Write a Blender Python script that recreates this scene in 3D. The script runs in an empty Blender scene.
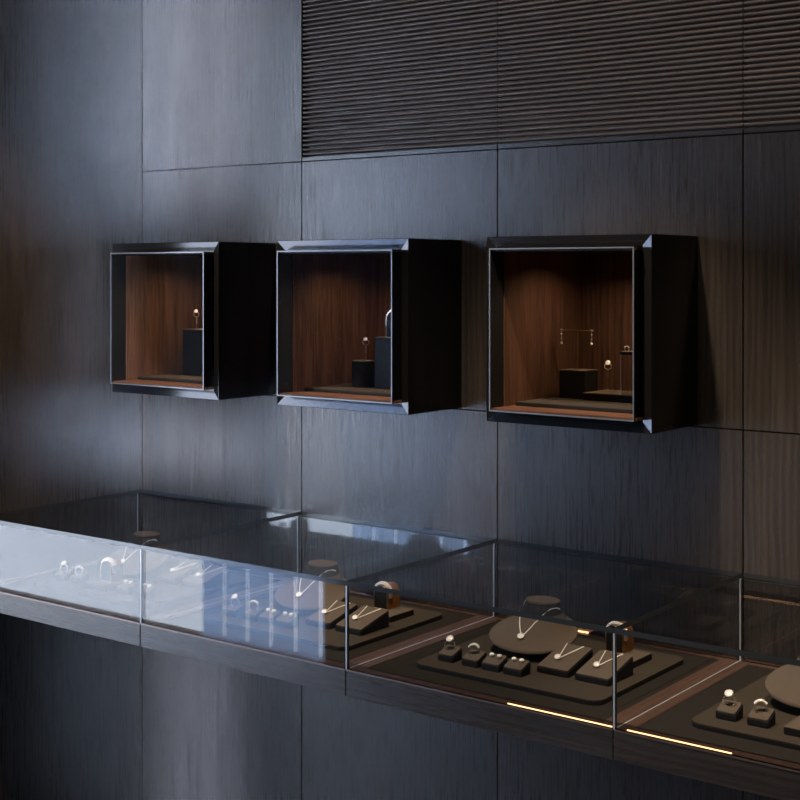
import bpy, bmesh, math, random
from mathutils import Vector, Matrix
random.seed(7)
S = bpy.context.scene
C = S.collection
PI = math.pi
Z0 = 1.5                       # eye height
W = 0.53172                    # wall panel / case pitch
D = 0.48825                    # counter depth
G = Z0 - 0.55                  # top of the glass
ZB = Z0 - 0.7033               # top of the case base
ZF = Z0 - 0.7508               # underside of the case base
ZM = Z0 - 0.2884
ZT = Z0 + 0.2491
CEIL = 2.8

# ------------------------------------------------------------------ materials
def new_mat(name):
    m = bpy.data.materials.new(name); m.use_nodes = True
    nt = m.node_tree
    for n in list(nt.nodes): nt.nodes.remove(n)
    out = nt.nodes.new('ShaderNodeOutputMaterial')
    return m, nt, out

def simple(name, col, rough=.5, metal=0, spec=.5, coat=0, noise=0, nscale=60, bump=0, emis=None, estr=0):
    m, nt, out = new_mat(name)
    b = nt.nodes.new('ShaderNodeBsdfPrincipled')
    b.inputs['Base Color'].default_value = (*col, 1)
    b.inputs['Roughness'].default_value = rough
    b.inputs['Metallic'].default_value = metal
    b.inputs['Specular IOR Level'].default_value = spec
    b.inputs['Coat Weight'].default_value = coat
    if noise or bump:
        tc = nt.nodes.new('ShaderNodeTexCoord')
        n = nt.nodes.new('ShaderNodeTexNoise'); n.inputs['Scale'].default_value = nscale; n.inputs['Detail'].default_value = 6
        nt.links.new(tc.outputs['Object'], n.inputs['Vector'])
        if noise:
            r = nt.nodes.new('ShaderNodeValToRGB')
            r.color_ramp.elements[0].position = .3; r.color_ramp.elements[1].position = .7
            r.color_ramp.elements[0].color = tuple(c*(1-noise) for c in col)+(1,)
            r.color_ramp.elements[1].color = tuple(min(1, c*(1+noise)) for c in col)+(1,)
            nt.links.new(n.outputs['Fac'], r.inputs['Fac']); nt.links.new(r.outputs['Color'], b.inputs['Base Color'])
        if bump:
            bp = nt.nodes.new('ShaderNodeBump'); bp.inputs['Strength'].default_value = bump; bp.inputs['Distance'].default_value = .001
            nt.links.new(n.outputs['Fac'], bp.inputs['Height']); nt.links.new(bp.outputs['Normal'], b.inputs['Normal'])
    if emis:
        b.inputs['Emission Color'].default_value = (*emis, 1); b.inputs['Emission Strength'].default_value = estr
    nt.links.new(b.outputs[0], out.inputs['Surface'])
    return m

def wood(name, dark, light, grain='z', rough=.27, bump=.13, spec=.68, fine=1.0):
    """open-pored stained veneer, grain along one world axis"""
    m, nt, out = new_mat(name)
    L = nt.links.new
    N = lambda t: nt.nodes.new(t)
    b = N('ShaderNodeBsdfPrincipled')
    geo = N('ShaderNodeNewGeometry')
    oi = N('ShaderNodeObjectInfo')
    off = N('ShaderNodeVectorMath'); off.operation = 'MULTIPLY_ADD'
    comb = N('ShaderNodeCombineXYZ')
    L(oi.outputs['Random'], comb.inputs['X']); L(oi.outputs['Random'], comb.inputs['Y']); L(oi.outputs['Random'], comb.inputs['Z'])
    off.inputs[1].default_value = (9, 5, 7)
    L(comb.outputs[0], off.inputs[0]); L(geo.outputs['Position'], off.inputs[2])
    def stretched(sa, sx, detail, dist=0):
        mp = N('ShaderNodeMapping'); mp.vector_type = 'POINT'
        sc = [sx, sx, sx]; sc['xyz'.index(grain)] = sa
        mp.inputs['Scale'].default_value = sc
        L(off.outputs[0], mp.inputs['Vector'])
        n = N('ShaderNodeTexNoise'); n.inputs['Scale'].default_value = 1; n.inputs['Detail'].default_value = detail
        n.inputs['Roughness'].default_value = .62; n.inputs['Distortion'].default_value = dist
        L(mp.outputs[0], n.inputs['Vector']); return n
    broad = stretched(1.3*fine, 14*fine, 4, .7)
    pores = stretched(11*fine, 250*fine, 5, .3)
    mid = stretched(2.2*fine, 60*fine, 4, .5)
    # cathedral bands
    wv = N('ShaderNodeTexWave'); wv.wave_type = 'BANDS'; wv.bands_direction = 'X' if grain != 'x' else 'Z'
    mp = N('ShaderNodeMapping'); sc = [1, 1, 1]; sc['xyz'.index(grain)] = .12; mp.inputs['Scale'].default_value = sc
    L(off.outputs[0], mp.inputs['Vector']); L(mp.outputs[0], wv.inputs['Vector'])
    wv.inputs['Scale'].default_value = 22; wv.inputs['Distortion'].default_value = 7; wv.inputs['Detail'].default_value = 3; wv.inputs['Detail Scale'].default_value = 1.3
    a1 = N('ShaderNodeMath'); a1.operation = 'MULTIPLY_ADD'; a1.inputs[1].default_value = .30
    L(wv.outputs['Fac'], a1.inputs[0]); L(broad.outputs['Fac'], a1.inputs[2])
    a2 = N('ShaderNodeMath'); a2.operation = 'MULTIPLY_ADD'; a2.inputs[1].default_value = .6
    L(mid.outputs['Fac'], a2.inputs[0]); L(a1.outputs[0], a2.inputs[2])
    a3 = N('ShaderNodeMath'); a3.operation = 'MULTIPLY_ADD'; a3.inputs[1].default_value = 1.25
    L(pores.outputs['Fac'], a3.inputs[0]); L(a2.outputs[0], a3.inputs[2])
    r = N('ShaderNodeValToRGB')
    r.color_ramp.elements[0].position = .46; r.color_ramp.elements[1].position = .98
    mr = N('ShaderNodeMath'); mr.operation = 'MULTIPLY'; mr.inputs[1].default_value = .50
    L(a3.outputs[0], mr.inputs[0]); L(mr.outputs[0], r.inputs['Fac'])
    r.color_ramp.elements[0].color = (*dark, 1); r.color_ramp.elements[1].color = (*light, 1)
    L(r.outputs['Color'], b.inputs['Base Color'])
    rr = N('ShaderNodeMapRange'); rr.inputs['From Min'].default_value = .3; rr.inputs['From Max'].default_value = .7
    rr.inputs['To Min'].default_value = rough*1.45; rr.inputs['To Max'].default_value = rough*.75
    L(pores.outputs['Fac'], rr.inputs['Value']); L(rr.outputs[0], b.inputs['Roughness'])
    b.inputs['Specular IOR Level'].default_value = spec
    bp = N('ShaderNodeBump'); bp.inputs['Strength'].default_value = bump; bp.inputs['Distance'].default_value = .0015
    bs = N('ShaderNodeMath'); bs.operation = 'ADD'
    L(pores.outputs['Fac'], bs.inputs[0]); L(mid.outputs['Fac'], bs.inputs[1])
    L(bs.outputs[0], bp.inputs['Height']); L(bp.outputs[0], b.inputs['Normal'])
    L(b.outputs[0], out.inputs['Surface'])
    return m

def glass_mat(name, tint=(1, 1, 1), boost=1.0, rough=0.0, ar=1.0):
    m, nt, out = new_mat(name)
    L = nt.links.new; N = lambda t: nt.nodes.new(t)
    geo = N('ShaderNodeNewGeometry')
    dot = N('ShaderNodeVectorMath'); dot.operation = 'DOT_PRODUCT'
    L(geo.outputs['Normal'], dot.inputs[0]); L(geo.outputs['Incoming'], dot.inputs[1])
    ab = N('ShaderNodeMath'); ab.operation = 'ABSOLUTE'; L(dot.outputs['Value'], ab.inputs[0])
    om = N('ShaderNodeMath'); om.operation = 'SUBTRACT'; om.inputs[0].default_value = 1; L(ab.outputs[0], om.inputs[1])
    pw = N('ShaderNodeMath'); pw.operation = 'POWER'; pw.inputs[1].default_value = 5; L(om.outputs[0], pw.inputs[0])
    ma = N('ShaderNodeMath'); ma.operation = 'MULTIPLY_ADD'; ma.inputs[1].default_value = .96*ar; ma.inputs[2].default_value = .04*boost
    ma.use_clamp = True
    L(pw.outputs[0], ma.inputs[0])
    tr = N('ShaderNodeBsdfTransparent'); tr.inputs[0].default_value = (*tint, 1)
    gl = N('ShaderNodeBsdfGlossy'); gl.inputs['Roughness'].default_value = rough
    mx = N('ShaderNodeMixShader')
    L(ma.outputs[0], mx.inputs[0]); L(tr.outputs[0], mx.inputs[1]); L(gl.outputs[0], mx.inputs[2])
    L(mx.outputs[0], out.inputs['Surface'])
    return m

def emit(name, col, s):
    m, nt, out = new_mat(name)
    e = nt.nodes.new('ShaderNodeEmission'); e.inputs[0].default_value = (*col, 1); e.inputs[1].default_value = s
    nt.links.new(e.outputs[0], out.inputs['Surface']); return m

M = {}
M['wood'] = wood('dark_oak_veneer', (.0115, .0100, .0092), (.058, .049, .044), 'z')
M['woodh'] = wood('dark_oak_veneer_horizontal', (.0115, .0100, .0092), (.058, .049, .044), 'x')
M['flute'] = wood('fluted_oak', (.048, .035, .028), (.150, .108, .083), 'x', rough=.42, bump=.1)
M['walnut'] = wood('walnut_lining', (.016, .0078, .005), (.150, .071, .041), 'z', rough=.55, bump=.12, spec=.25)
M['walnuty'] = wood('walnut_floor', (.04, .017, .009), (.17, .075, .04), 'x', rough=.5, bump=.1, spec=.25)
M['bronze'] = wood('brown_veneer_border', (.042, .024, .018), (.095, .055, .042), 'y', rough=.45, bump=.08, spec=.3)
M['gap'] = simple('dark_joint', (.004, .004, .004), .8)
M['rim'] = simple('black_polished_rim', (.07, .07, .075), .14, .85, .5)
M['black'] = simple('black_lacquered_metal', (.0035, .0035, .0045), .16, 0, .5, 0)
M['blackmatt'] = simple('matt_black', (.006, .006, .006), .6, 0, .3)
M['trim'] = simple('satin_edge', (.20, .21, .23), .35, .5, .5)
M['felt'] = simple('taupe_felt', (.048, .039, .0315), .95, 0, .1, noise=.12, nscale=500, bump=.15)
M['feltd'] = simple('dark_felt', (.021, .0185, .0165), .95, 0, .1, noise=.12, nscale=500, bump=.15)
M['charcoal'] = simple('charcoal_side', (.010, .010, .011), .8, 0, .2)
M['suede'] = simple('brown_suede', (.105, .083, .066), .95, 0, .1, noise=.08, nscale=700, bump=.1)
M['block'] = simple('black_block', (.012, .012, .012), .6, 0, .3)
M['blocktop'] = simple('bronze_top', (.16, .12, .075), .5, .2, .4)
M['silver'] = simple('silver', (.92, .88, .82), .28, .85, .5)
M['pearl'] = simple('pearl', (.95, .91, .84), .12, 0, .8, .5)
M['gem'] = simple('pave_stones', (1.0, .97, .90), .15, .05, 1.0, .6)
M['goldring'] = simple('champagne_gold', (.85, .72, .50), .22, 1, .5)
M['amber'] = simple('amber_leather', (.20, .075, .020), .4, 0, .5, noise=.2, nscale=30)
M['brass'] = simple('brass_edge', (.75, .58, .34), .3, 1, .5)
M['glass'] = glass_mat('clear_glass', (.985, .99, .99), 1.2)
M['topglass'] = glass_mat('top_glass', (.89, .90, .905), .5, ar=.35)
M['backglass'] = glass_mat('back_glass', (.985, .99, .99), 1.7)
M['boxglass'] = glass_mat('antireflective_glass', (.97, .97, .97), .012, ar=.05)
M['edge'] = simple('polished_glass_edge', (.035, .04, .045), .12, 0, .6)
M['seal'] = simple('clear_joint_seal', (.50, .55, .62), .3, .3, .6)
M['led'] = emit('warm_led', (1.0, .50, .22), 3.6)  # glowing colour imitates a warm reflection, no lamp here
M['ledlamp'] = emit('box_lamp', (1.0, .72, .45), 2)
M['plaster'] = simple('dark_plaster', (.05, .048, .046), .8, noise=.1, nscale=8)
M['floor'] = simple('dark_stone_floor', (.045, .042, .040), .35, noise=.2, nscale=4)
M['frame'] = simple('window_frame_metal', (.02, .02, .022), .4, .5)
M['winglass'] = glass_mat('window_glass', (.96, .98, 1.0), 1.0)

def blind_mat():
    m, nt, out = new_mat('translucent_blind')
    t = nt.nodes.new('ShaderNodeBsdfTranslucent'); t.inputs[0].default_value = (.66, .78, .95, 1)
    tp = nt.nodes.new('ShaderNodeBsdfTransparent'); tp.inputs[0].default_value = (.76, .85, .98, 1)
    mx = nt.nodes.new('ShaderNodeMixShader'); mx.inputs[0].default_value = .30
    nt.links.new(t.outputs[0], mx.inputs[1]); nt.links.new(tp.outputs[0], mx.inputs[2]); nt.links.new(mx.outputs[0], out.inputs['Surface'])
    return m
M['blind'] = blind_mat()

# ------------------------------------------------------------------ helpers
def obj(name, bm, m, parent=None, loc=(0, 0, 0), smooth=False, rot=None):
    me = bpy.data.meshes.new(name)
    bmesh.ops.recalc_face_normals(bm, faces=bm.faces)
    bm.to_mesh(me); bm.free()
    o = bpy.data.objects.new(name, me); C.objects.link(o)
    for mm in (m if isinstance(m, (list, tuple)) else [m]): me.materials.append(M[mm])
    if parent: o.parent = parent
    o.location = loc
    if rot: o.rotation_euler = rot
    if smooth:
        for p in me.polygons: p.use_smooth = True
        me.set_sharp_from_angle(angle=math.radians(38))
    return o

def tag(o, label, cat, group=None):
    o['label'] = label; o['category'] = cat
    if group: o['group'] = group
    return o
def thing(name, label, cat, loc=(0, 0, 0), group=None, rotz=0):
    o = bpy.data.objects.new(name, None); C.objects.link(o)
    o.empty_display_size = .02
    o.location = loc; o.rotation_euler = (0, 0, rotz)
    return tag(o, label, cat, group)
def struct(name, bm, m, parent=None):
    o = obj(name, bm, m, parent)
    if not parent: o['kind'] = 'structure'
    return o

def box(bm, a, b, bev=0, mi=0, seg=2):
    x0, y0, z0 = a; x1, y1, z1 = b
    vs = [bm.verts.new((x, y, z)) for z in (z0, z1) for y in (y0, y1) for x in (x0, x1)]
    fs = [(0, 1, 3, 2), (4, 6, 7, 5), (0, 4, 5, 1), (2, 3, 7, 6), (0, 2, 6, 4), (1, 5, 7, 3)]
    out = []
    for f in fs:
        q = bm.faces.new([vs[i] for i in f]); q.material_index = mi; out.append(q)
    if bev:
        es = list({e for f in out for e in f.edges})
        bmesh.ops.bevel(bm, geom=es, offset=bev, segments=seg, affect='EDGES', profile=.5)
    return bm
def B(a, b, bev=0, seg=2): return box(bmesh.new(), a, b, bev, seg=seg)

def prism(pts, axis, a, b, bm=None):
    """pts: 2D outline, extruded along axis from a to b"""
    bm = bm or bmesh.new()
    def P(p, t):
        if axis == 'x': return (t, p[0], p[1])
        if axis == 'y': return (p[0], t, p[1])
        return (p[0], p[1], t)
    A = [bm.verts.new(P(p, a)) for p in pts]; Bv = [bm.verts.new(P(p, b)) for p in pts]
    n = len(pts)
    bm.faces.new(A[::-1]); bm.faces.new(Bv)
    for i in range(n): bm.faces.new((A[i], A[(i+1) % n], Bv[(i+1) % n], Bv[i]))
    return bm
def rrect(x0, y0, x1, y1, r, n=6):
    pts = []
    for cx, cy, a0 in ((x1-r, y1-r, 0), (x0+r, y1-r, 90), (x0+r, y0+r, 180), (x1-r, y0+r, 270)):
        for i in range(n+1):
            a = math.radians(a0+90*i/n); pts.append((cx+r*math.cos(a), cy+r*math.sin(a)))
    return pts
def loft(rings, bm=None, cap=True, closed=True):
    bm = bm or bmesh.new()
    R = [[bm.verts.new(p) for p in r] for r in rings]
    n = len(R[0])
    for a, b in zip(R, R[1:]):
        for i in range(n if closed else n-1):
            bm.faces.new((a[i], a[(i+1) % n], b[(i+1) % n], b[i]))
    if cap: bm.faces.new(R[0][::-1]); bm.faces.new(R[-1])
    return bm
def cyl(bm, c, r, z0, z1, n=32, bev=0):
    rr = []
    prof = [(r-bev, z0), (r, z0+bev), (r, z1-bev), (r-bev, z1)] if bev else [(r, z0), (r, z1)]
    for R_, z in prof: rr.append([(c[0]+R_*math.cos(2*PI*i/n), c[1]+R_*math.sin(2*PI*i/n), z) for i in range(n)])
    return loft(rr, bm)
def tube(path, r, n=8, bm=None, closed=False):
    bm = bm or bmesh.new()
    pts = [Vector(p) for p in path]
    rings = []; up = Vector((0.13, .21, .97)).normalized()
    m = len(pts)
    for i, p in enumerate(pts):
        if closed: t = (pts[(i+1) % m]-pts[i-1]).normalized()
        else: t = (pts[min(i+1, m-1)]-pts[max(i-1, 0)]).normalized()
        s = t.cross(up)
        if s.length < 1e-4: s = t.cross(Vector((1, 0, 0)))
        s.normalize(); u = s.cross(t)
        rings.append([p+(s*math.cos(2*PI*k/n)+u*math.sin(2*PI*k/n))*r for k in range(n)])
    if closed: rings.append(rings[0])
    R = []
    for k, rg in enumerate(rings):
        if closed and k == len(rings)-1: R.append(R[0])
        else: R.append([bm.verts.new(q) for q in rg])
    for a, b in zip(R, R[1:]):
        for i in range(n): bm.faces.new((a[i], a[(i+1) % n], b[(i+1) % n], b[i]))
    if not closed: bm.faces.new(R[0][::-1]); bm.faces.new(R[-1])
    return bm
def ball(bm, c, r, sc=(1, 1, 1), rot=None, u=16, v=10):
    mat = Matrix.Translation(Vector(c))
    if rot is not None: mat = mat @ rot
    mat = mat @ Matrix.Diagonal((*[r*s for s in sc], 1))
    bmesh.ops.create_uvsphere(bm, u_segments=u, v_segments=v, radius=1, matrix=mat)
    return bm
def slab_cells(bm, x0, x1, z0, z1, y0, y1, holes):
    """slab in the xz plane from front y0 to back y1, with rectangular holes (x0,x1,z0,z1)"""
    hs = [h for h in holes if h[0] < x1 and h[1] > x0 and h[2] < z1 and h[3] > z0]
    xs = sorted({x0, x1} | {min(max(v, x0), x1) for h in hs for v in h[:2]})
    zs = sorted({z0, z1} | {min(max(v, z0), z1) for h in hs for v in h[2:]})
    def solid(i, j):
        if i < 0 or j < 0 or i >= len(xs)-1 or j >= len(zs)-1: return False
        cx, cz = (xs[i]+xs[i+1])/2, (zs[j]+zs[j+1])/2
        return not any(h[0] < cx < h[1] and h[2] < cz < h[3] for h in hs)
    V = {}
    def v(i, j, k):
        if (i, j, k) not in V: V[(i, j, k)] = bm.verts.new((xs[i], (y0, y1)[k], zs[j]))
        return V[(i, j, k)]
    for i in range(len(xs)-1):
        for j in range(len(zs)-1):
            if not solid(i, j): continue
            bm.faces.new((v(i, j, 0), v(i+1, j, 0), v(i+1, j+1, 0), v(i, j+1, 0)))
            bm.faces.new((v(i, j, 1), v(i, j+1, 1), v(i+1, j+1, 1), v(i+1, j, 1)))
            if not solid(i-1, j): bm.faces.new((v(i, j, 0), v(i, j+1, 0), v(i, j+1, 1), v(i, j, 1)))
            if not solid(i+1, j): bm.faces.new((v(i+1, j, 0), v(i+1, j, 1), v(i+1, j+1, 1), v(i+1, j+1, 0)))
            if not solid(i, j-1): bm.faces.new((v(i, j, 0), v(i, j, 1), v(i+1, j, 1), v(i+1, j, 0)))
            if not solid(i, j+1): bm.faces.new((v(i, j+1, 0), v(i+1, j+1, 0), v(i+1, j+1, 1), v(i, j+1, 1)))
    return bm

# ------------------------------------------------------------------ room shell
BZ0, BZ1 = Z0-.2855, Z0+.0655
BOXX = [(.0995, .4515), (.6230, .9750), (1.1590, 1.5070)]
holes = [(a+.004, b-.004, BZ0+.004, BZ1-.004) for a, b in BOXX]
XR = 4.5
wb = struct('wall_back', slab_cells(bmesh.new(), -.1, XR, 0, CEIL, .016, .30, [(h[0]-.003, h[1]+.003, h[2]-.003, h[3]+.003) for h in holes]), 'gap')
g = .0014
ncol = 8
rows = [(0, G), (G, ZM), (ZM, ZT), (ZT, CEIL)]
for k in range(ncol):
    for j, (a, b) in enumerate(rows):
        if j == 3 and k >= 1: continue
        bm = slab_cells(bmesh.new(), k*W+g, (k+1)*W-g, a+g, b-g, 0, .0035, holes)
        obj('wood_panel', bm, 'wood', wb)
# fluted panels above, columns 1..
pitch = .0105
zs0 = ZT+.0095
for k in range(1, ncol):
    bm = bmesh.new()
    slab_cells(bm, k*W+g, (k+1)*W-g, ZT+g, zs0, 0, .0035, [])
    o = obj('wood_panel', bm, 'woodh', wb)
    prof = []
    z = zs0
    x0, x1 = k*W+g*.7+(.003 if k == 1 else 0), (k+1)*W-g*.7
    while z < CEIL-pitch:
        r = pitch*.30
        prof += [(.0155, z), (.0155, z+pitch*.40)]
        for i in range(7):
            a = PI*i/6
            prof.append((.0030-.0040*math.sin(a)**.7, z+pitch*.40+r-r*math.cos(a)))
        z += pitch
    prof.append((.0155, CEIL)); 
    bm = bmesh.new()
    A = [bm.verts.new((x0, p[0], p[1])) for p in prof]; Bv = [bm.verts.new((x1, p[0], p[1])) for p in prof]
    for i in range(len(prof)-1): bm.faces.new((A[i], Bv[i], Bv[i+1], A[i+1]))
    obj('fluted_panel', bm, 'flute', wb, smooth=True)

# the left wing wall: perpendicular return, ends level with the counter front
wl = struct('wall_left', B((-.10, -D-.002, 0), (-.004, .0, CEIL)), 'gap')
for a, b in ((0, G), (G, CEIL)):
    obj('wood_panel', B((-.0035, -D-.002, a+g), (0, -.0005, b-g)), 'wood', wl)
Lpts = [(-4, -2.5), (-.65, -2.5), (-.65, -5), (XR, -5), (XR, .3), (-4, .3)]
struct('floor', prism(Lpts, 'z', -.05, 0), 'floor')
struct('ceiling', prism(Lpts, 'z', CEIL, CEIL+.05), 'plaster')
struct('wall_right', B((XR, -5, 0), (XR+.1, .3, CEIL)), 'plaster')
struct('wall_rear', B((-.60, -5.1, 0), (XR, -5.0, CEIL)), 'plaster')
struct('wall_return', B((-.70, -5.0, 0), (-.60, -2.5, CEIL)), 'plaster')
added_win = bpy.data.objects.new('window_2', None); C.objects.link(added_win); added_win.location = (-4.05, -1.1, 0); added_win['kind'] = 'structure'  # unseen side glazing, added so the box rims reflect bright sky
bm = bmesh.new()
for y in (-1.4, -.02, 1.36): box(bm, (-.03, y, 0), (.03, y+.04, CEIL))
box(bm, (-.03, -1.36, 0), (.03, 1.36, .04)); box(bm, (-.03, -1.36, CEIL-.05), (.03, 1.36, CEIL))
obj('window_frame', bm, 'frame', added_win)
obj('pane', B((-.004, -1.36, .04), (.002, -.02, CEIL-.05)), 'winglass', added_win)
obj('pane', B((-.004, .02, .04), (.002, 1.36, CEIL-.05)), 'winglass', added_win)
struct('wall_alcove', B((-4, .004, 0), (-.1, .30, CEIL)), 'plaster')
# window: floor to ceiling glazing in the front wall, left part
win = bpy.data.objects.new('window_1', None); C.objects.link(win); win.location = (-2.3, -2.55, 0); win['kind'] = 'structure'
wx0, wx1 = -1.7, 1.73
bm = bmesh.new()
box(bm, (wx0, -.03, 0), (wx1, .03, .04)); box(bm, (wx0, -.03, CEIL-.05), (wx1, .03, CEIL))
for x in (wx0, -.55, wx1-.04): box(bm, (x, -.03, .04), (x+.04, .03, CEIL-.05))
obj('window_frame', bm, 'frame', win)
obj('pane', B((wx0+.04, -.006, .04), (-.55, .0, CEIL-.05)), 'winglass', win)
obj('pane', B((-.51, -.006, .04), (wx1-.04, .0, CEIL-.05)), 'winglass', win)
xs = 1.690
i = 0
while xs > .95:
    t = thing('blind_slat', 'pale translucent vertical blind slat hanging in the window', 'blind', (-2.3+xs-.056, -2.512, .045), 'vertical blind slats in the window')
    obj('fabric', B((-.056, -.001, 0), (.056, .001, CEIL-.10)), 'blind', t)
    xs -= .124

# ------------------------------------------------------------------ wall display boxes
def wall_box(x0, x1, label):
    w = x1-x0; h = BZ1-BZ0
    t = thing('wall_display_box', label, 'display box', (x0, 0, BZ0), 'three black wall display boxes')
    yF = -.185; c = .020; e = .0038
    yb = .13
    # outer shell: ring of four walls
    bm = bmesh.new()
    def ring(o, y): return [(o, y, o), (w-o, y, o), (w-o, y, h-o), (o, y, h-o)]
    def ringd(a, y): return [(a, y, a), (w-a, y, a), (w-a, y, h-a), (a, y, h-a)]
    sh = [ringd(.0005, 0), ringd(.0005, yF+.0008), ringd(.0013, yF)]
    loft(sh, bm, cap=False)
    obj('shell', bm, 'black', t)
    # part let into the wall
    bm = bmesh.new(); loft([ringd(.0055, .0), ringd(.0055, yb+.006)], bm, cap=False)
    v = [bm.verts.new(p) for p in ringd(.0055, yb+.006)]; bm.faces.new(v)
    obj('recessed_back', bm, 'blackmatt', t)
    bm = bmesh.new(); loft([ringd(.0013, yF), ringd(c, yF+e)], bm, cap=False)
    obj('bevelled_rim', bm, 'rim', t)
    # inner glazed frame, standing proud of the rim
    i0 = .023; yI = -.2085
    bm = bmesh.new()
    loft([ringd(c, yF+e), ringd(i0, yF+e+.0001), ringd(i0, yI), ], bm, cap=False)
    obj('inner_frame', bm, 'black', t)
    bm = bmesh.new(); loft([ringd(i0+.0022, yI), ringd(i0+.0035, -.1655)], bm, cap=False)
    obj('inner_reveal', bm, 'blackmatt', t)
    bm = bmesh.new()
    loft([ringd(i0, yI), ringd(i0-.0002, yI-.0012), ringd(i0+.0022, yI-.0012), ringd(i0+.0022, yI)], bm, cap=False)
    obj('edge_trim', bm, 'trim', t)
    obj('glass_pane', B((i0+.0022, yI, i0+.0022), (w-i0-.0022, yI+.003, h-i0-.0022)), 'boxglass', t)
    # linings
    a = .0285
    yi = -.165
    bm = bmesh.new()
    box(bm, (.020, yi, a), (a, yb, h-a)); box(bm, (w-a, yi, a), (w-.020, yb, h-a))
    box(bm, (a, yb-.004, a), (w-a, yb, h-a))
    obj('wood_lining', bm, 'walnut', t)
    obj('lining_floor', B((.020, yI+.0035, .0235), (w-.020, yb, a)), 'walnuty', t)
    obj('lining_top', B((.020, yI+.0035, h-a), (w-.020, yb, h-.0235)), 'blackmatt', t)
    # felt plinth slab
    obj('felt_base', B((.037, -.139, a+.0002), (w-.037, .085, a+.0070), .001), ['block'], t)
    obj('felt_top', B((.038, -.138, a+.0070), (w-.038, .084, a+.0076)), 'felt', t)
    return t
wall_box(*BOXX[0], 'leftmost of the three black wall boxes, holding one ring on a tall block')
wall_box(*BOXX[1], 'middle one of the three black wall boxes, with a ring and a bangle inside')
wall_box(*BOXX[2], 'rightmost and largest-looking of the three black wall boxes, with earrings on a T stand')
SL = BZ0+.0285+.0076      # display level in the boxes

def pedestal(name, x0, y0, x1, y1, z0, h, label, round_=False, cat='block', group=None):
    cx, cy = (x0+x1)/2, (y0+y1)/2
    t = thing(name, label, cat, (cx, cy, z0), group)
    if round_:
        r = (x1-x0)/2
        obj('body', cyl(bmesh.new(), (0, 0), r, 0, h-.0015, 48), 'block', t, smooth=True)
        obj('top_plate', cyl(bmesh.new(), (0, 0), r+.0002, h-.0015, h, 48), 'blocktop', t, smooth=True)
    else:
        obj('body', B((x0-cx, y0-cy, 0), (x1-cx, y1-cy, h-.0015), .0008), 'block', t)
        obj('top_plate', B((x0-cx-.0002, y0-cy-.0002, h-.0015), (x1-cx+.0002, y1-cy+.0002, h)), 'blocktop', t)
    return t

def ring_parts(t, kind, z=0, R=.0085):
    """finger ring, axis along y, its bottom at z"""
    cz = z+R
    bm = bmesh.new()
    n = 40; prof = [(-.0011, -.0006), (.0011, -.0006), (.0011, .0006), (-.0011, .0006)]
    Rg = []
    for k in range(n):
        a = 2*PI*k/n
        wdt = 1+ (1.1 if kind == 1 else .3)*max(0, math.sin(a))
        Rg.append([bm.verts.new(((R+q)*math.cos(a), p*wdt, cz+(R+q)*math.sin(a))) for p, q in prof])
    for k in range(n):
        a, b = Rg[k], Rg[(k+1) % n]
        for i in range(4): bm.faces.new((a[i], a[(i+1) % 4], b[(i+1) % 4], b[i]))
    obj('band', bm, 'silver', t, smooth=True)
    bm = bmesh.new()
    if kind == 0:      # round halo head
        rot = Matrix.Rotation(math.radians(38), 4, 'X') @ Matrix.Rotation(math.radians(-10), 4, 'Y')
        ball(bm, (0, -.001, cz+R+.0022), .0060, (1, 1, .35), rot)
        for k in range(12):
            a = 2*PI*k/12
            p = rot @ Vector((.0054*math.cos(a), .0054*math.sin(a), .0008))
            ball(bm, Vector((0, -.001, cz+R+.0022))+p, .0014, u=8, v=6)
    else:              # wide domed band of stones
        for i in range(9):
            a = math.radians(35+110*i/8)
            for q in (-.0022, 0, .0022):
                ball(bm, ((R+.0009)*math.cos(a), q*(1.1), cz+(R+.0009)*math.sin(a)), .0019, u=8, v=6)
    obj('stone_head', bm, 'gem', t, smooth=True)

def ring(loc, kind, label, group, rotz=0, tilt=0, sc=1):
    t = thing('ring', label, 'ring', loc, group, rotz)
    t.rotation_euler = (tilt, 0, rotz)
    ring_parts(t, kind); t.scale = (sc, sc, sc)
    return t

def stem_ring(x, y, z, h, label):
    s = thing('ring_stand', 'thin steel pin stand '+label[0], 'ring stand', (x, y, z))
    obj('pin', tube([(0, 0, 0), (0, 0, h)], .0006, 8), 'brass', s, smooth=True)
    obj('clip', tube([(0, 0, h-.018), (0, 0, h)], .0013, 10), 'silver', s, smooth=True)
    r = thing('ring', label[1], 'ring', (x, y, z+h-.001), None)
    r.rotation_euler = (math.radians(25), 0, math.radians(30))
    r.scale = (.78, .78, .78)
    ring_parts(r, 0)

# box 1
pedestal('display_block', .186, -.04, .262, .03, SL, .110, 'tall black display block in the leftmost wall box')
stem_ring(.1985, -.005, SL+.110, .030, ('on the tall block in the leftmost wall box', 'small stone ring held on a pin in the leftmost wall box'))
# box 2
pedestal('display_block', .7243, -.0717, .7757, -.0203, SL, .057, 'low round black display block in the middle wall box', True)
stem_ring(.7560, -.046, SL+.057, .034, ('on the round block in the middle wall box', 'small stone ring held on a pin in the middle wall box'))
pedestal('display_block', .792, -.062, .862, .0, SL, .109, 'tall square black display block under the bangle in the middle wall box')

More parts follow.
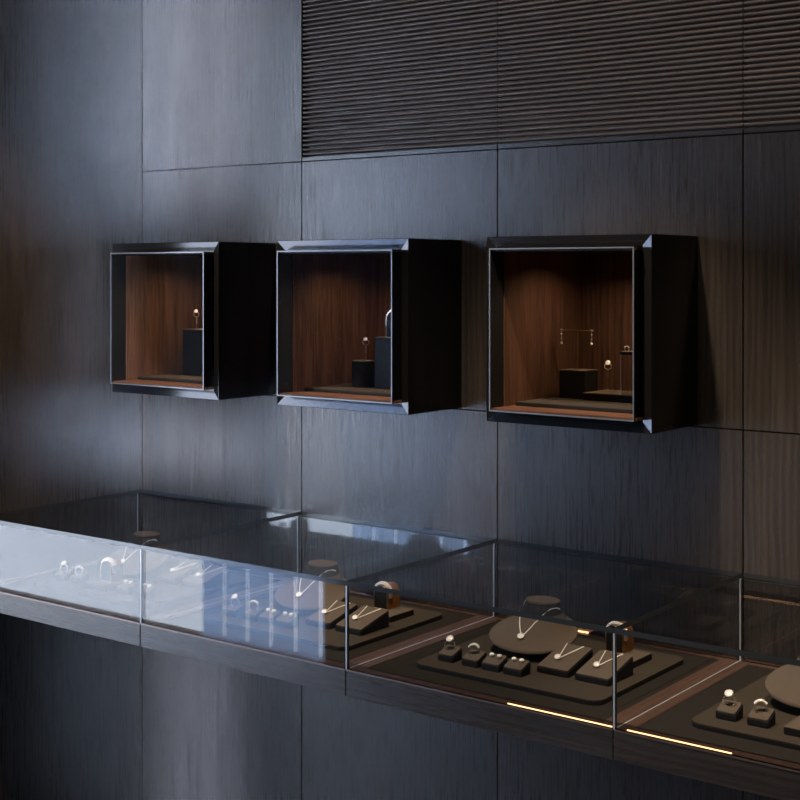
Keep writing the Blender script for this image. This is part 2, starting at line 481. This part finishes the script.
def arch(w, h, n=14):
    r = w/2; pts = [(-r, 0), (r, 0), (r, h-r)]
    for i in range(1, n): a = PI*i/n; pts.append((r*math.cos(a), h-r+r*math.sin(a)))
    pts.append((-r, h-r)); return pts
def bangle_set(x, y, z, where, rotz=0, w=.034, d=.040, h=.046):
    t = thing('bangle_stand', 'brown arch-topped bangle stand '+where, 'bangle stand', (x, y, z), None, rotz)
    obj('arch_block', prism(arch(w, h), 'y', -d/2, d/2), 'amber', t, smooth=True)
    obj('front_face', prism(arch(w-.003, h-.0015), 'y', -d/2-.0006, -d/2), 'blackmatt', t, smooth=True)
    bm = bmesh.new()
    pr_ = [(p[0], -d/2-.0006, p[1]) for p in arch(w-.001, h-.0005)]
    pr_.append(pr_[0]); tube([(a[0], a[1], a[2]+.0006) for a in pr_[:-1]], .0006, 6, bm, closed=True)
    obj('edge_line', bm, 'brass', t, smooth=True)
    b = thing('bangle', 'polished silver cuff bangle over the brown stand '+where, 'bangle', (x, y, z+h-w/2), None, rotz)
    bm = bmesh.new(); R1 = w/2+.0012; R2 = R1+.0022; rings = []
    n = 36; y0, y1 = -d/2+.002, -d/2+.013
    for k in range(n+1):
        a = math.radians(-25+230*k/n)
        c_, s_ = math.cos(a), math.sin(a)
        if s_ < 0: c_ = math.copysign(1, c_); 
        pts = []
        for (rr, yy) in ((R1, y0), (R2-.0006, y0), (R2+.0006, (y0+y1)/2), (R2-.0006, y1), (R1, y1)):
            zz = rr*s_
            pts.append((rr*c_ if s_ >= 0 else math.copysign(rr, c_), yy, zz))
        rings.append(pts)
    loft(rings, bm)
    obj('cuff', bm, 'silver', b, smooth=True)
    bm = bmesh.new()
    for i in range(11):
        a = math.radians(28+124*i/10)
        for q in (.3, .7): ball(bm, ((R2+.0009)*math.cos(a), y0+(y1-y0)*q, (R2+.0009)*math.sin(a)), .0022, u=8, v=6)
    obj('stone_row', bm, 'gem', b, smooth=True)
bangle_set(.838, -.036, SL+.109, 'in the middle wall box', 0, .042, .036, .056)
# box 3
pedestal('display_block', 1.221, -.019, 1.278, .033, SL, .0555, 'square black display block under the T stand in the rightmost wall box')
pedestal('display_block', 1.282, -.033, 1.440, .060, SL, .0145, 'long low black plinth in the rightmost wall box')
t = thing('earring_stand', 'thin bronze T-shaped earring stand in the rightmost wall box', 'earring stand', (1.2495, .004, SL+.0555))
obj('stem', tube([(0, 0, 0), (0, 0, .077)], .0009, 8), 'brass', t, smooth=True)
obj('crossbar', B((-.034, -.001, .0762), (.034, .001, .0782)), 'brass', t)
for dx, nm in ((-.034, 'left'), (.034, 'right')):
    e = thing('drop_earring', 'drop earring of four small stones on the %s end of the T stand' % nm, 'earring', (1.2495+dx, .0025, SL+.0555+.078), 'drop earrings on the T stand')
    for k, (zz, r) in enumerate(((0, .0020), (-.0085, .0018), (-.017, .0016), (-.0262, .0026))):
        obj('stone', ball(bmesh.new(), (0, -.004, zz), r, u=10, v=8), 'gem', e, smooth=True)
    obj('wire', tube([(0, -.004, 0), (0, -.004, -.026)], .0004, 6), 'silver', e)
stem_ring(1.313, .010, SL+.0145, .045, ('on the low plinth in the rightmost wall box', 'small stone ring held on a pin beside the T stand in the rightmost wall box'))
t = thing('ring_table', 'small dark round tray on a steel post in the rightmost wall box', 'stand', (1.3560, -.018, SL+.0145))
obj('post', tube([(0, 0, 0), (0, 0, .076)], .0013, 10), 'silver', t, smooth=True)
obj('tray', cyl(bmesh.new(), (.018, .006), .0205, .076, .0815, 40), 'blackmatt', t, smooth=True)
obj('tray_top', cyl(bmesh.new(), (.018, .006), .0195, .0815, .0820, 40), 'blocktop', t, smooth=True)
r = thing('ring', 'small stone ring lying on the round tray in the rightmost wall box', 'ring', (1.3680, -.016, SL+.0145+.0820))
r.scale = (.55, .55, .55); ring_parts(r, 1)

# ------------------------------------------------------------------ counter cases
T = Z0-.6955          # top of the raised felt tray
CASE = ['leftmost counter display case, at the wooden side wall', 'second counter display case from the left',
        'third counter display case from the left, with a warm light strip on its front edge', 'rightmost counter display case, cut by the picture edge']
SH = ['in the leftmost counter case', 'in the second-from-left counter case', 'in the third-from-left counter case', 'in the rightmost counter case']

def pane(a, b, thin, mats=('glass', 'edge')):
    """thin: index of the thickness axis; the rim faces get the polished edge"""
    bm = B(a, b)
    for f in bm.faces:
        f.normal_update()
        c = f.calc_center_median()
        ext = [abs(c[i]-a[i]) < 1e-5 or abs(c[i]-b[i]) < 1e-5 for i in range(3)]
        f.material_index = 0 if ext[thin] else 1
    return bm
def case(k):
    t = thing('display_case', CASE[k], 'display case', (k*W, 0, 0), 'glass-topped counter cases')
    gp = .0012
    # fascia / base board
    obj('base', B((gp, -D, ZF), (W-gp, -.0006, ZB-.002), .0006), 'woodh', t)
    bm = bmesh.new()
    x0, x1, y0, y1 = .024, W-.031, -.462, -.030
    z0, z1 = ZB-.002, ZB
    for a, b in (((gp, -D+.001, z0), (x0, -.001, z1)), ((x1, -D+.001, z0), (W-gp, -.001, z1)), ((x0, -D+.001, z0), (x1, y0, z1)), ((x0, y1, z0), (x1, -.001, z1))):
        box(bm, a, b)
    obj('border', bm, 'bronze', t)
    obj('felt_floor', B((x0, y0, z0), (x1, y1, z1-.0008)), 'feltd', t)
    obj('joint_strip', B((.0, -D+.012, ZB-.001), (.0022, -.016, ZB+.0006)), 'seal', t)
    obj('front_rail', B((gp, -D-.0004, ZB-.0028), (W-gp, -D+.0062, ZB)), 'brass' if k >= 9 else 'railm', t)
    th = .006
    obj('front_glass', pane((.0030, -D, ZB), (W-.0016, -D+th, G-th), 1), ['glass', 'edge'], t)
    obj('back_glass', pane((.0030, -.016, ZB), (W-.0016, -.010, G-th), 1), ['backglass', 'edge'], t)
    obj('top_glass', pane((.0004, -D-.0002, G-th), (W-.0004, -.0012, G+.0025), 2), ['topglass', 'edge'], t)
    obj('corner_seal', B((-.0002, -D-.0002, ZB), (.0028, -D+.0030, G-th)), 'seal', t)
    obj('corner_seal', B((-.0002, -.0165, ZB), (.0028, -.0125, G-th)), 'seal', t)
    if k == 2:  # glowing bars stand in for warm reflections, front and back
        obj('led_strip', B((.335, -D+.0064, ZB), (W-.002, -D+.0085, ZB+.0014)), 'led', t)
        obj('led_strip', B((.166, -.0205, ZB+.001), (.222, -.0170, ZB+.0030)), 'led', t)
    if k == 3:  # same imitated reflection along the front edge
        obj('led_strip', B((.020, -D+.0064, ZB), (.190, -D+.0085, ZB+.0014)), 'led', t)
    return t
M['railm'] = simple('pale_bronze_rail', (.24, .18, .15), .35, .7, .5)

def wedge_block(x, y, w, hf, hb, d, name, label, cat, group, cushion=None):
    t = thing(name, label, cat, (x, y, T), group)
    prof = [(0, 0), (0, hf), (d, hb), (d, 0)]
    bm = prism(prof, 'x', 0, w)
    bmesh.ops.bevel(bm, geom=list(bm.edges), offset=.0015, segments=2, affect='EDGES')
    obj('base', bm, 'charcoal', t, smooth=True)
    s = (hb-hf)/d
    pts = rrect(.0012, .0012, w-.0012, d-.0008, .003, 4)
    bm = bmesh.new()
    lo = [(p[0], p[1], hf+s*p[1]-.0004) for p in pts]; hi = [(p[0], p[1], hf+s*p[1]+.0014) for p in pts]
    cx, cy = w/2, d/2
    hi2 = [(cx+(p[0]-cx)*.975, cy+(p[1]-cy)*.975, hf+s*(cy+(p[1]-cy)*.975)+.0018) for p in pts]
    loft([lo, hi, hi2], bm)
    obj('cushion', bm, 'suede', t, smooth=True)
    return t

def necklace(root_loc, strands, pend, label, group, pr=.0060, rot=None):
    t = thing('necklace', label, 'necklace', root_loc, group)
    for s in strands: obj('chain', tube(s, .00105, 6), 'gem', t, smooth=True)
    bm = bmesh.new()
    R_ = rot or Matrix.Rotation(math.radians(42), 4, 'X')
    ball(bm, pend, pr, (1, .85, .28), R_, 20, 10)
    for k in range(12):
        a = 2*PI*k/12; q = R_ @ Vector((pr*.88*math.cos(a), pr*.75*math.sin(a), .001))
        ball(bm, Vector(pend)+q, .0013, u=6, v=5)
    obj('pendant', bm, 'gem', t, smooth=True)
    return t

def bib_levels():
    out = []
    tl = math.radians(17)
    for i in range(0, 25):
        g_ = i/24
        q = g_**.85
        rx = .083*(1-q)+.0330*q; ry = .070*(1-q)+.0265*q
        z = .0400*(1-g_)+.0885*g_-.010*math.sin(PI*g_)
        out.append((rx, ry, tl*(1-g_)+math.radians(6)*g_, .068*(1-q)+.096*q, z+.0, .12*(1-g_)))
    return out
BIB = bib_levels()
def bib_height(x, y):
    for j in range(len(BIB)-1, -1, -1):
        rx, ry, tt, yy, zz, egg = BIB[j]
        v = (y-yy)/math.cos(tt)/ry
        if abs(v) <= 1 and (x/(rx*(1-egg*v)))**2+v*v <= 1: 
            return zz+v*ry*math.sin(tt)
    L = BIB[0]
    return L[4]+(y-L[3])*math.tan(L[2])
def bust(X, Y, where):
    """reclining neck bust: tilted oval bib, undercut body, short neck with a flat top.  origin: front lip on the tray"""
    t = thing('necklace_bust', 'brown suede necklace bust with flat neck top '+where, 'necklace bust', (X, Y, T), 'necklace busts')
    n = 64
    def ell(cx, cy, cz, rx, ry, tilt, egg=0):
        out = []
        for i in range(n):
            a = 2*PI*i/n
            x, y = rx*math.cos(a), ry*math.sin(a)
            x *= 1-egg*math.sin(a)
            out.append((cx+x, cy+y*math.cos(tilt), cz+y*math.sin(tilt)))
        return out
    def lv(L): return ell(0, L[3], L[4], L[0], L[1], L[2], L[5])
    L0 = BIB[0]
    bot = [ell(0, .085, 0, .056, .050, 0), ell(0, .078, .010, .058, .053, math.radians(6)),
           lv((L0[0]-.006, L0[1]-.006, L0[2], L0[3], L0[4]-.012, L0[5])), lv((L0[0]+.0015, L0[1]+.0015, L0[2], L0[3], L0[4]-.0045, L0[5]))]
    obj('body', loft(bot), 'charcoal', t, smooth=True)
    top = [lv((L0[0]+.0015, L0[1]+.0015, L0[2], L0[3], L0[4]-.0045, L0[5])), lv((L0[0]+.0015, L0[1]+.0015, L0[2], L0[3], L0[4]-.0015, L0[5]))]
    top += [lv(L) for L in BIB[:20]]
    nk = [lv(L) for L in BIB[19:]]+[ell(0, .096, .0890, .0334, .0266, math.radians(3))]
    obj('neck', loft(nk, cap=False), 'charcoal', t, smooth=True)  # neck sides coloured dark to imitate their shading
    obj('bib', loft(top, cap=True), 'suede', t, smooth=True)
    top = [ell(0, .096, .0890, .0334, .0266, math.radians(3))]
    top.append(ell(0, .096, .0905, .0335, .0265, math.radians(2)))
    top.append(ell(0, .096, .0915, .0325, .0255, 0))
    obj('neck_top', loft(top, cap=True), 'suede', t, smooth=True)
    return t
def fill_case(k):
    x0 = k*W-.012; wh = SH[k]
    tr = thing('felt_tray', 'taupe felt display tray with rounded corners '+wh, 'tray', (x0+.284, -.243, ZB-.0008), 'felt trays in the cases')
    obj('base', prism(rrect(-.188, -.163, .188, .163, .022), 'z', 0, .0062), 'charcoal', tr, smooth=True)
    obj('top', prism(rrect(-.188, -.163, .188, .163, .022), 'z', .0062, .0086), 'felt', tr, smooth=True)
    watch_front = k in (0, 3)
    d = .030
    yb = -.367
    blocks = [(.1245, .0335), (.1760, .0345)]
    if not watch_front: blocks += [(.2175, .0375), (.2625, .0390)]
    else: blocks += [(.3320 if k == 0 else .3320, .0375), (.3900, .0390)]
    nm = ['first', 'second', 'third', 'fourth']
    for i, (bx, bw) in enumerate(blocks):
        what = ['holding the round-headed ring', 'holding the domed ring', 'under the left pair of ear studs', 'under the right pair of ear studs'][i]
        wedge_block(x0+bx, yb, bw, .011, .0215, d, 'jewellery_block', 'small sloped felt block %s %s' % (what, wh), 'jewellery block', 'sloped jewellery blocks')
        xc = x0+bx+bw/2
        if i < 2:
            ring((xc-.001, yb+.016, T+.0165), i, ['round-headed diamond ring', 'wide domed diamond ring'][i]+' on its sloped block '+wh, 'rings on sloped blocks', rotz=math.radians([18, 25][i]), tilt=math.radians(-4), sc=1.08)
        else:
            for sx in (-.0085, .0075):
                e = thing('ear_stud', '%s stone ear stud on the %s ear-stud block %s' % ('left' if sx < 0 else 'right', 'left' if i == 2 else 'right', wh), 'earring', (xc+sx, yb+.020, T+.0205), 'ear studs')
                obj('stone', ball(bmesh.new(), (0, 0, .0028), .0046, (1, 1, .75)), 'gem', e, smooth=True)
                obj('setting', cyl(bmesh.new(), (0, 0), .0024, -.001, .001, 12), 'silver', e, smooth=True)
    # pads
    pads = [(.304, .0625), (.3800, .0655)] if k in (1, 2, 3) else [(.3150, .0625), (.3950, .0655)]
    py = -.323 if k else -.237
    for i, (px_, pw) in enumerate(pads):
        lr = ('left', 'right')[i]
        pd = .088; hf, hb = .0105, .0315
        wedge_block(x0+px_, py, pw, hf, hb, pd, 'necklace_pad', 'rectangular sloped felt pad under the %s short necklace %s' % (lr, wh), 'necklace pad', 'sloped necklace pads')
        s = (hb-hf)/pd
        def P(u, v): return (u, v, hf+s*v+.0030)
        cxp = pw*.40; pv = .032
        L_ = [P(cxp, pv), P(cxp-.010, pv+.030), P(cxp-.016, pd-.004)]
        R_ = [P(cxp, pv), P(cxp+.014, pv+.028), P(cxp+.026, pd-.004)]
        L_ = [P(cxp-.0005, pv), P(cxp-.0065, pv+.025), P(cxp-.013, pd-.004)]
        R_ = [P(cxp+.0005, pv), P(cxp+.010, pv+.025), P(cxp+.021, pd-.004)]
        necklace((x0+px_, py, T), [L_, R_], (cxp, pv-.002, P(cxp, pv-.002)[2]+.0032), 'short pendant necklace lying on the %s sloped pad %s' % (lr, wh), 'necklaces on pads', .0058)
    # bust
    bx, by = .236, -.285
    bust(x0+bx, by, wh)
    # necklace round the bust's neck
    pend = (-.004, .030)
    left = []; right = []
    for f in [i/12 for i in range(13)]:
        lx = -.034*math.sin(f*PI/2)**.8 if f > 0 else 0
        yy = pend[1]+(.092-pend[1])*f
        left.append((pend[0]*(1-f)+lx, yy)); right.append((pend[0]*(1-f)+.038*f, yy))
    Ls = [(x, y, bib_height(x, y)+.0012) for x, y in left]
    Rs = [(x, y, bib_height(x, y)+.0012) for x, y in right]
    pz = bib_height(pend[0], pend[1]-.004)+.0042
    necklace((x0+bx, by, T), [Ls, Rs], (pend[0], pend[1]-.004, pz), 'long pendant necklace round the suede bust '+wh, 'necklaces on busts', .0068, Matrix.Rotation(math.radians(45), 4, 'X'))
    # bangle on its platform
    if watch_front:
        a, b, yy0, yy1 = .2380, .3120, -.375, -.299
    else:
        a, b, yy0, yy1 = .3560, .4280, -.209, -.131
    t = thing('display_platform', 'low felt platform under the bangle stand '+wh, 'platform', (x0+(a+b)/2, (yy0+yy1)/2, T), 'platforms under bangles')
    w2, d2 = (b-a)/2, (yy1-yy0)/2
    obj('base', B((-w2, -d2, 0), (w2, d2, .0105), .001), 'charcoal', t)
    obj('top', B((-w2, -d2, .0105), (w2, d2, .012), .0004), 'suede', t)
    if watch_front: bangle_set(x0+.2730, -.326, T+.012, wh, 0, .034, .034, .046)
    else: bangle_set(x0+.3730, -.149, T+.012, wh, 0, .034, .040, .048)

for k in range(4):
    case(k); fill_case(k)

# ------------------------------------------------------------------ lights
def light(name, typ, loc, energy, col, **kw):
    l = bpy.data.lights.new(name, typ); l.energy = energy; l.color = col
    for a, v in kw.items():
        if a not in ('target',): setattr(l, a, v)
    o = bpy.data.objects.new(name, l); C.objects.link(o); o.location = loc
    if 'target' in kw:
        o.rotation_euler = (Vector(kw['target'])-Vector(loc)).to_track_quat('-Z', 'Y').to_euler()
    return o
w = bpy.data.worlds.new('sky'); S.world = w; w.use_nodes = True
bg = w.node_tree.nodes['Background']; bg.inputs[0].default_value = (.79, .86, 1.0, 1); bg.inputs[1].default_value = 7.4
pl = light('window_portal', 'AREA', (-2.3, -2.60, 1.4), 1, (1, 1, 1), shape='RECTANGLE', size=3.4, size_y=2.8, target=(-2.3, 0, 1.4))
pl.data.cycles.is_portal = True
pl2 = light('window_portal', 'AREA', (-4.10, -1.1, 1.4), 1, (1, 1, 1), shape='RECTANGLE', size=2.8, size_y=2.8, target=(0, -1.1, 1.4))  # portal for the added side glazing
pl2.data.cycles.is_portal = True
# added cool fill, standing in for window sheen the side wall blocks
# unseen fill lights behind the camera: nearly parallel beams on the corner, one per height band
BEAM = Vector((-.63, .777, 0)); PERP = Vector((.777, .63, 0))
def strip(s0, s1, z0, z1, irr):
    c = PERP*((s0+s1)/2) - BEAM*4.75; c.z = (z0+z1)/2
    l = light('corner_softbox', 'AREA', c, irr*(s1-s0)*(z1-z0), (.58, .73, 1.0), shape='RECTANGLE', size=s1-s0, size_y=z1-z0, target=tuple(c+BEAM))
    l.data.spread = math.radians(3.5)
IR = 36
strip(-.01, .30, 1.66, 2.75, IR)
strip(-.12, -.05, 1.20, 1.62, IR*.5)
strip(-.02, .30, 1.00, 1.16, IR)
strip(.03, .26, .10, .62, IR*.55)
# warm ceiling spots over the counter
for x in (.35, 1.35, 2.1):
    light('counter_spot', 'SPOT', (x, -.80, 2.7), 130, (1.0, .78, .56), spot_size=math.radians(46), spot_blend=.6, shadow_soft_size=.03, target=(x, -.26, .8))
light('wall_washer', 'AREA', (1.9, -.75, 2.75), 8, (1.0, .80, .62), shape='RECTANGLE', size=1.6, size_y=.15, target=(1.9, 0, 1.3))
# lamps inside the wall boxes
for a, b in BOXX:
    light('box_lamp', 'AREA', ((a+b)/2+.02, -.04, BZ1-.0345), .40, (1.0, .74, .50), shape='RECTANGLE', size=.16, size_y=.016, target=((a+b)/2+.02, -.04, 0)).data.spread = math.radians(150)

# ------------------------------------------------------------------ camera
cam = bpy.data.cameras.new('camera'); co = bpy.data.objects.new('camera', cam); C.objects.link(co)
co.location = (2.6238, -2.38295, Z0); co.rotation_euler = (PI/2, 0, math.radians(37.232))
cam.sensor_width = 36; cam.lens = 1388.1*36/800; cam.shift_y = -(400-271.1)/800; cam.clip_start = .05
S.camera = co
S.view_settings.view_transform = 'Standard'; S.view_settings.look = 'None'
S.view_settings.exposure = 0; S.view_settings.gamma = 1
S.cycles.max_bounces = 10; S.cycles.transparent_max_bounces = 24; S.cycles.glossy_bounces = 6
